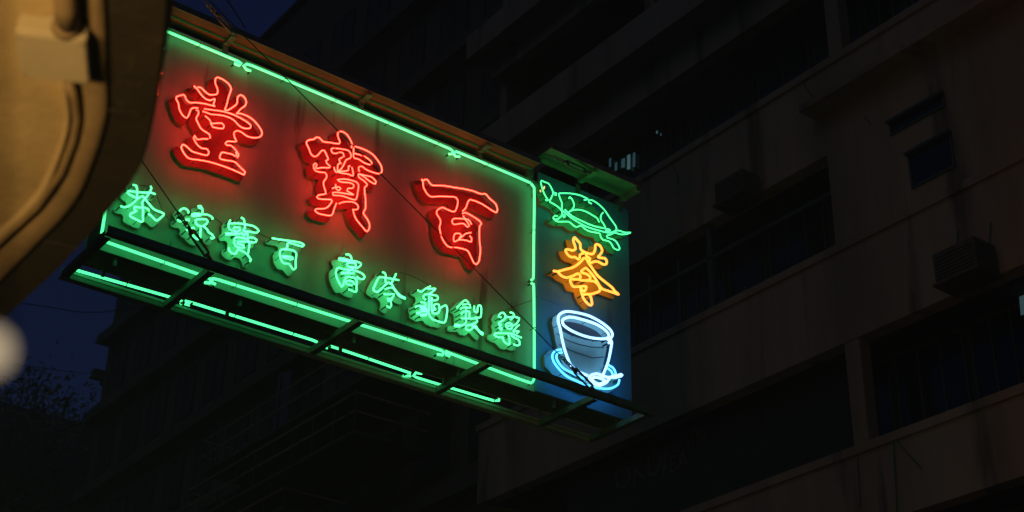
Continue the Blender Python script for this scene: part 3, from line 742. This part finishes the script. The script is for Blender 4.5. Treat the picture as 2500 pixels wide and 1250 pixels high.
# faint shop lettering in the lowest dark band
def lettering(txt, px, py, size, parent):
    cu = bpy.data.curves.new('lettering', 'FONT'); cu.body = txt; cu.size = size; cu.extrude = .01
    t = bpy.data.objects.new('lettering', cu); COL.objects.link(t)
    me = bpy.data.meshes.new_from_object(t.evaluated_get(bpy.context.evaluated_depsgraph_get())); bpy.data.objects.remove(t)
    q = on(0, XB + .5, px, py)
    for v in me.vertices: x, y, z = v.co; v.co = (XB + .5 - z, q[1] - x, q[2] + y)
    me.materials.clear(); return fin('lettering', me, mat('faded_lettering', (.09, .10, .09), .6), parent)
board = tag(empty('shop_sign', (XB + .5, 19, 10.3)), 'unlit dark shop sign with faint letters in the lowest window band', 'sign')
MB().box((XB + .515, 14.6, 10.30), (XB + .56, 21.8, 11.98)).build('sign_board', RECESS, board)
lettering('KUAN', 1592, 1130, .52, board); lettering('TEA', 1608, 1168, .46, board); lettering('OKUI', 1500, 1200, .62, board)

# ------------------------------------------------------------------ far building in the same row
XB2 = 17.6; YE = 48.6; ZT2 = 33.3
zt = on(0, XB2, 704, 0)[2]; ZT2 = zt
YE = on(0, XB2, 245, 780)[1]
fb = tag(empty('tenement_building', (XB2, 36, 0)), 'tall dark tenement block behind the neon sign, rising against the blue sky', 'building')
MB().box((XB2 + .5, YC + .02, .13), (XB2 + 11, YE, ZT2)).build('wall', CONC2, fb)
MB().box((XB2 + .3, YC + .02, ZT2), (XB2 + 11.2, YE + .1, ZT2 + .12)).build('parapet', CONC2, fb)
zz = 4.0; fl = 0
while zz < ZT2 - 2:
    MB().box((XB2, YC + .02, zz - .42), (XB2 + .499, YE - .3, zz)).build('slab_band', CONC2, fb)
    yy = YC + .6
    while yy < YE - 2:
        window(yy, yy + 1.3, zz + .5, zz + 2.2, XB2 + .47, None, 2, fb, RECESS, GLASS2)
        yy += 2.1
    zz += 3.1; fl += 1
# projecting balcony boxes that show as faint bent lines at the lower middle
def balcony(px, py, h, yn, depth, label):
    q = on(1, yn, px, py); x = q[0]; z = q[2]
    o = MB().box((x, yn, z - .08), (XB2 - .001, yn + depth, z)).build('balcony', CONC2, fb)
    r_ = MB(); zb = z + .0
    for zr_ in (h, h * .5):
        r_.tube([(XB2, yn, zb + zr_), (x, yn, zb + zr_), (x, yn + depth, zb + zr_), (XB2, yn + depth, zb + zr_)], .028, 5)
    r_.build('railing', CONC, o)
    n = int(depth / .9)
    for k in range(n + 1): MB().tube([(x, yn + depth * k / n, zb), (x, yn + depth * k / n, zb + h)], .022, 5).build('baluster', CONC2, o)
balcony(864, 1048, .9, 27.0, 8.5, '')
balcony(905, 905, .9, 27.0, 8.5, '')
balcony(690, 1235, .9, 30.5, 6.0, '')
# pale shutters beside the balcony
for (px, py, w_, h_) in ((686, 1048, .6, 1.7), (672, 1050, .3, 1.7), (590, 1155, .3, .9), (478, 1010, .3, .5)):
    q = on(0, XB2 - .02, px, py); MB().box((XB2 - .03, q[1] - w_ / 2, q[2]), (XB2 - .002, q[1] + w_ / 2, q[2] + h_)).build('shutter', FRAMEM, fb)
for (px, py, lab_) in ((236, 848, 'topmost small box jutting from the dark tenement edge against the sky'), (226, 930, 'middle small box on the dark tenement edge at tree top height'), (212, 1052, 'lowest small box on the dark tenement edge among the trees')):
    q = on(0, XB2 + .3, px, py); o = tag(empty('air_conditioner', (XB2 + .3, YE, q[2])), lab_, 'air conditioner', 'boxes on the far edge of the tenement')
    box('casing', (XB2 + .1, YE + .002, q[2]), (XB2 + .7, YE + .32, q[2] + .28), CONC2, o, .01)
    MB().box((XB2 + .05, YE + .002, q[2] - .05), (XB2 + .75, YE + .34, q[2] - .002)).build('shelf', STEEL, o)

# ------------------------------------------------------------------ trees at the lower left
def tree(x, y, h, cr, label, seed):
    random.seed(seed)
    o = tag(empty('tree', (x, y, 0)), label, 'tree', 'street trees beyond the tenement')
    t = MB(); t.tube([(x, y, 0), (x + .1, y, h * .35), (x - .1, y + .1, h * .6), (x, y, h * .85)], .28, 8, r2=.06)
    for k in range(9):
        a = random.uniform(0, 6.28); z = h * random.uniform(.35, .7); L = cr * random.uniform(.3, .6)
        t.tube([(x, y, z), (x + L * .5 * math.cos(a), y + L * .5 * math.sin(a), z + h * .08), (x + L * math.cos(a), y + L * math.sin(a), z + h * .18)], .10, 6, r2=.03)
    t.build('trunk', BARK, o)
    c = MB()
    cl_ = []
    for k in range(80):
        a = random.uniform(0, 6.28); b = math.acos(random.uniform(-.6, 1)); rr = cr * random.uniform(.1, .95)
        cl_.append((x + rr * math.sin(b) * math.cos(a), y + rr * math.sin(b) * math.sin(a), h * .68 + rr * .95 * math.cos(b)))
    for cx, cy, cz in cl_:
        for k in range(190):
            p = Vector((random.gauss(0, .75), random.gauss(0, .75), random.gauss(0, .6))) + Vector((cx, cy, cz))
            d = Vector((random.uniform(-1, 1), random.uniform(-1, 1), random.uniform(-1, 1))).normalized(); e = d.orthogonal().normalized()
            s = random.uniform(.11, .21)
            c.poly([p - d * s, p + e * s * .5, p + d * s, p - e * s * .5])
    c.build('crown', LEAF, o)
for (px, py, Y, cr, lab, sd_) in ((40, 985, 56, 6.0, 'dark leafy street tree at the left edge of the photo, under the lamp glow', 1), (170, 930, 58, 6.5, 'taller dark leafy tree touching the edge of the tenement', 2)):
    q = on(1, Y, px, py); tree(q[0], Y, (q[2] - .95 * cr) / .68, cr, lab, sd_)
# low block behind the trees
q = on(1, 75, 110, 1030)
lb = tag(empty('low_building', (q[0], 80, 0)), 'distant dark building behind the trees at the lower left', 'building')
MB().box((q[0] - 14, 75, 0), (q[0] + 9, 90, q[2])).build('wall', CONC2, lb)
MB().box((q[0] - 14.2, 74.8, q[2]), (q[0] + 9.2, 90, q[2] + .4)).build('roof', CONC2, lb)
for k in range(10):
    for j in range(5):
        xw = q[0] - 12.5 + k * 2.1; zw = 3 + j * 3.2
        if zw < q[2] - 2:
            w1 = MB().box((xw, 74.96, zw), (xw + 1.2, 74.998, zw + 1.4)).build('window', FRAMEM, lb)
            MB().box((xw + .08, 74.94, zw + .08), (xw + 1.12, 74.959, zw + 1.32)).build('pane', GLASS, w1)

# ------------------------------------------------------------------ thin overhead wires crossing the blue sky
def ow(label, pts, Y, r=.012):
    P = [tuple(on(1, y, a, b)) for (a, b), y in zip(pts, Y)]
    tag(MB().tube(P, r, 5).build('overhead_wire', WIRE), label, 'wire', 'thin wires over the street')
ow('thin sagging wire crossing the blue sky just under the sign', [(-60, 735), (70, 742), (200, 762), (250, 762), (360, 748)], [30, 32, 34, 35, 38])
ow('lower thin wire across the blue sky above the trees', [(-60, 880), (60, 892), (150, 905), (215, 912)], [34, 37, 40, 43])
ow('thin wire crossing the sky at the top above the weather strip', [(540, -20), (575, 30), (600, 70)], [20, 20, 20])

# ------------------------------------------------------------------ left: canopy with rounded corner over the camera's pavement
cano = tag(empty('canopy', (0.8, 4, 4.0)), 'near curved canopy edge, warm lit cream soffit with an outer strip darkened for shade, at the left', 'canopy')
ST = {
 'O':  [(470,-700),(430,-300),(416,-60),(410,60),(398,160),(380,275),(343,420),(268,525),(150,660),(0,798),(-200,980),(-700,1430)],
 'B':  [(240,-700),(245,-300),(250,-60),(256,60),(258,170),(257,290),(204,450),(155,525),(100,582),(0,684),(-200,880),(-700,1350)],
 'G2': [(185,-700),(190,-300),(195,-60),(196,60),(198,170),(197,290),(150,440),(108,500),(65,540),(0,602),(-200,790),(-700,1260)],
 'G1': [(150,-700),(158,-300),(163,-60),(165,60),(166,190),(172,300),(126,440),(84,500),(42,541),(0,586),(-200,775),(-700,1245)],
 'R':  [(125,-700),(134,-300),(138,-60),(142,60),(146,190),(157,300),(104,440),(64,495),(22,538),(-6,562),(-200,750),(-700,1220)],
 'S':  [(-900,-700),(-900,-300),(-900,-60),(-900,60),(-900,190),(-900,300),(-900,440),(-900,495),(-900,538),(-900,560),(-900,750),(-901,1220)]}
def curve_on(k, z, n=6):
    L = smooth_line(ST[k], 9e9) if False else ST[k]
    out = []
    for i in range(len(L) - 1):
        p0 = np.array(L[max(i-1,0)],float); p1 = np.array(L[i],float); p2 = np.array(L[i+1],float); p3 = np.array(L[min(i+2,len(L)-1)],float)
        for j in range(n):
            t = j / n
            p = .5*((2*p1)+(-p0+p2)*t+(2*p0-5*p1+4*p2-p3)*t*t+(-p0+3*p1-3*p2+p3)*t**3)
            out.append(p)
    out.append(np.array(L[-1], float))
    return [tuple(on(2, z, p[0], p[1])) for p in out]
ZC = 4.0
def loft(name, rows, m, smooth=True):
    mb = MB(); n = len(rows[0])
    for r_ in rows: mb.v += r_
    for a in range(len(rows) - 1):
        for i in range(n - 1):
            mb.f.append([a * n + i, a * n + i + 1, (a + 1) * n + i + 1, (a + 1) * n + i]); mb.mi.append(0)
    return mb.build(name, m, cano, smooth)
def up(row, dz): return [(x, y, z + dz) for x, y, z in row]
def lerp(r1, r2, t, z=None): return [tuple(a[i] + (b[i] - a[i]) * t if i < 2 or z is None else z for i in range(3)) for a, b in zip(r1, r2)]
O = curve_on('O', ZC); B_ = curve_on('B', ZC); G2 = curve_on('G2', ZC); G1 = curve_on('G1', ZC); R_ = curve_on('R', ZC); S_ = curve_on('S', ZC)
loft('soffit', [S_, R_], CREAM, False)
loft('rim', [up(R_, -.0005), lerp(R_, G1, .25, ZC - .016), lerp(R_, G1, .6, ZC - .022), lerp(R_, G1, .95, ZC - .012), up(G1, .012)], RIM)
loft('groove', [up(G1, .012), up(G2, .012), up(G2, .004)], BANDM, False)
loft('band', [up(G2, .004), lerp(G2, B_, .3, ZC - .012), lerp(G2, B_, .8, ZC - .018), up(B_, -.006)], BANDM)
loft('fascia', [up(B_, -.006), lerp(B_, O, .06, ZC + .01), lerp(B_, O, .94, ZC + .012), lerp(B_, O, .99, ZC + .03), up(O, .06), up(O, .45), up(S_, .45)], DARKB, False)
# faint moulding line across the dark fascia, and its block joint
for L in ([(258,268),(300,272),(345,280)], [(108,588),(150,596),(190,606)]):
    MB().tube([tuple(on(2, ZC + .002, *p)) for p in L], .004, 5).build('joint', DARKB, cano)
# junction box with lid screws, and the conduit it feeds
jb = tag(empty('junction_box', (.93, 3.4, 3.9)), 'square junction box on a conduit under the cream canopy', 'junction box')
zb = 3.93
C4 = [on(2, zb, *p) for p in ((37, 83), (208, 103), (217, 207), (53, 186))]
bm = bmesh.new()
vb = [bm.verts.new(tuple(p)) for p in C4]; vt_ = [bm.verts.new((p[0], p[1], ZC - .001)) for p in C4]
bm.faces.new(vb); bm.faces.new(vt_[::-1])
for i in range(4): bm.faces.new([vb[i], vb[(i + 1) % 4], vt_[(i + 1) % 4], vt_[i]][::-1])
bmesh.ops.recalc_face_normals(bm, faces=bm.faces[:]); bmesh.ops.bevel(bm, geom=bm.edges[:], offset=.003, segments=2, affect='EDGES')
me = bpy.data.meshes.new('casing'); bm.to_mesh(me); bm.free(); fin('casing', me, BOXM, jb)
cc = sum(C4) / 4
for p in C4:
    q = cc + (p - cc) * .90; MB().tube([(q[0], q[1], zb + .001), (q[0], q[1], zb - .002)], .004, 8).build('screw', BRK, jb)
lid = MB(); s1 = [cc + (p - cc) * 1.012 for p in C4]
for i in range(4):
    a, b = s1[i], s1[(i + 1) % 4]; lid.tube([(a[0], a[1], zb + .016), (b[0], b[1], zb + .016)], .0022, 4)
lid.build('lid_edge', BOXM, jb)
cnd = tag(empty('conduit', (1.0, 3.5, 3.95)), 'dark thick conduit running along the canopy rim to the junction box', 'pipe')
p1 = [tuple(on(2, 3.955, *p)) for p in ((150, -700), (152, -300), (155, -60), (160, 10), (165, 58))]
MB().tube(p1, .030, 14).build('pipe', BANDM, cnd, True)
MB().tube([p1[-1], (p1[-1][0] + .002, p1[-1][1] + .03, 3.957)], .034, 14).build('collar', BANDM, cnd, True)
p2 = [tuple(on(2, 3.985, *p)) for p in ((168, 203), (182, 240), (188, 290), (180, 340), (150, 420), (90, 505), (-10, 598), (-200, 785))]
MB().tube(p2, .012, 10).build('pipe', BANDM, cnd, True)

# left building that carries canopy and sign
lbd = tag(empty('corner_building', (-1.5, 9, 0)), 'dark building on the near left that carries the canopy and the sign beams', 'building')
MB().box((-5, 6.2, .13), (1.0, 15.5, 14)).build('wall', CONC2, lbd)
MB().box((-5, -2.5, 4.46), (.5, 6.19, 14)).build('upper_wall', CONC2, lbd)
MB().box((-3.4, -2.5, .13), (-3.0, 6.19, 4.45)).build('shop_wall', CONC, lbd)

# ------------------------------------------------------------------ tiny near bulb, added for a street lamp's blurred glow at the left edge
lp = on(2, 1.88, -28, 856)
lamp = tag(empty('street_glow_bulb', tuple(lp)), 'tiny bulb added close up for the blurred glow of a street lamp at the left edge', 'lamp')
def globe(name, c, r, m, parent):
    bm = bmesh.new(); bmesh.ops.create_uvsphere(bm, u_segments=24, v_segments=14, radius=r)
    for v in bm.verts: v.co += Vector(c)
    for f in bm.faces: f.smooth = True
    me = bpy.data.meshes.new(name); bm.to_mesh(me); bm.free(); return fin(name, me, m, parent)
globe('bulb', lp, .0066, emis('warm_bulb', (1.1, .85, .50), 1), lamp)
MB().tube([(lp[0], lp[1], lp[2] + .007), (lp[0], lp[1], lp[2] + .02)], .004, 12).build('socket', WIRE, lamp)
MB().tube([(lp[0], lp[1], lp[2] + .02), (lp[0] - .10, lp[1] - .05, lp[2] + .4), (lp[0] - .5, lp[1] - .1, ZC - .002)], .003, 6).build('cord', WIRE, lamp)
# assumed uplight, added to wash the canopy (outside the frame, its fixture made up)
fl_ = tag(empty('assumed_flood_lamp', (-.9, 1.7, 2.1)), 'assumed small uplight, added unseen below the canopy to wash it in warm light', 'lamp')
MB().box((-1.02, 1.58, 1.98), (-.86, 1.74, 2.08)).build('added_housing', STEEL, fl_)
MB().tube([(-.94, 1.66, 1.98), (-.94, 1.66, .13)], .03, 10).build('added_pole', STEEL, fl_)
bl = bpy.data.lights.new('assumed_sodium_spot', 'SPOT'); bl.spot_size = math.radians(84); bl.spot_blend = .5; bl.energy = 360; bl.color = (1.0, .62, .22); bl.shadow_soft_size = .22  # unseen spot, assumed from the warm light on the canopy
bo = bpy.data.objects.new('assumed_sodium_spot', bl); COL.objects.link(bo); bo.location = (-.85, 1.8, 2.2); bo.rotation_euler = (Vector((1.05, 3.9, 4.0)) - Vector(bo.location)).to_track_quat('-Z', 'Y').to_euler()
bpy.context.view_layer.update()
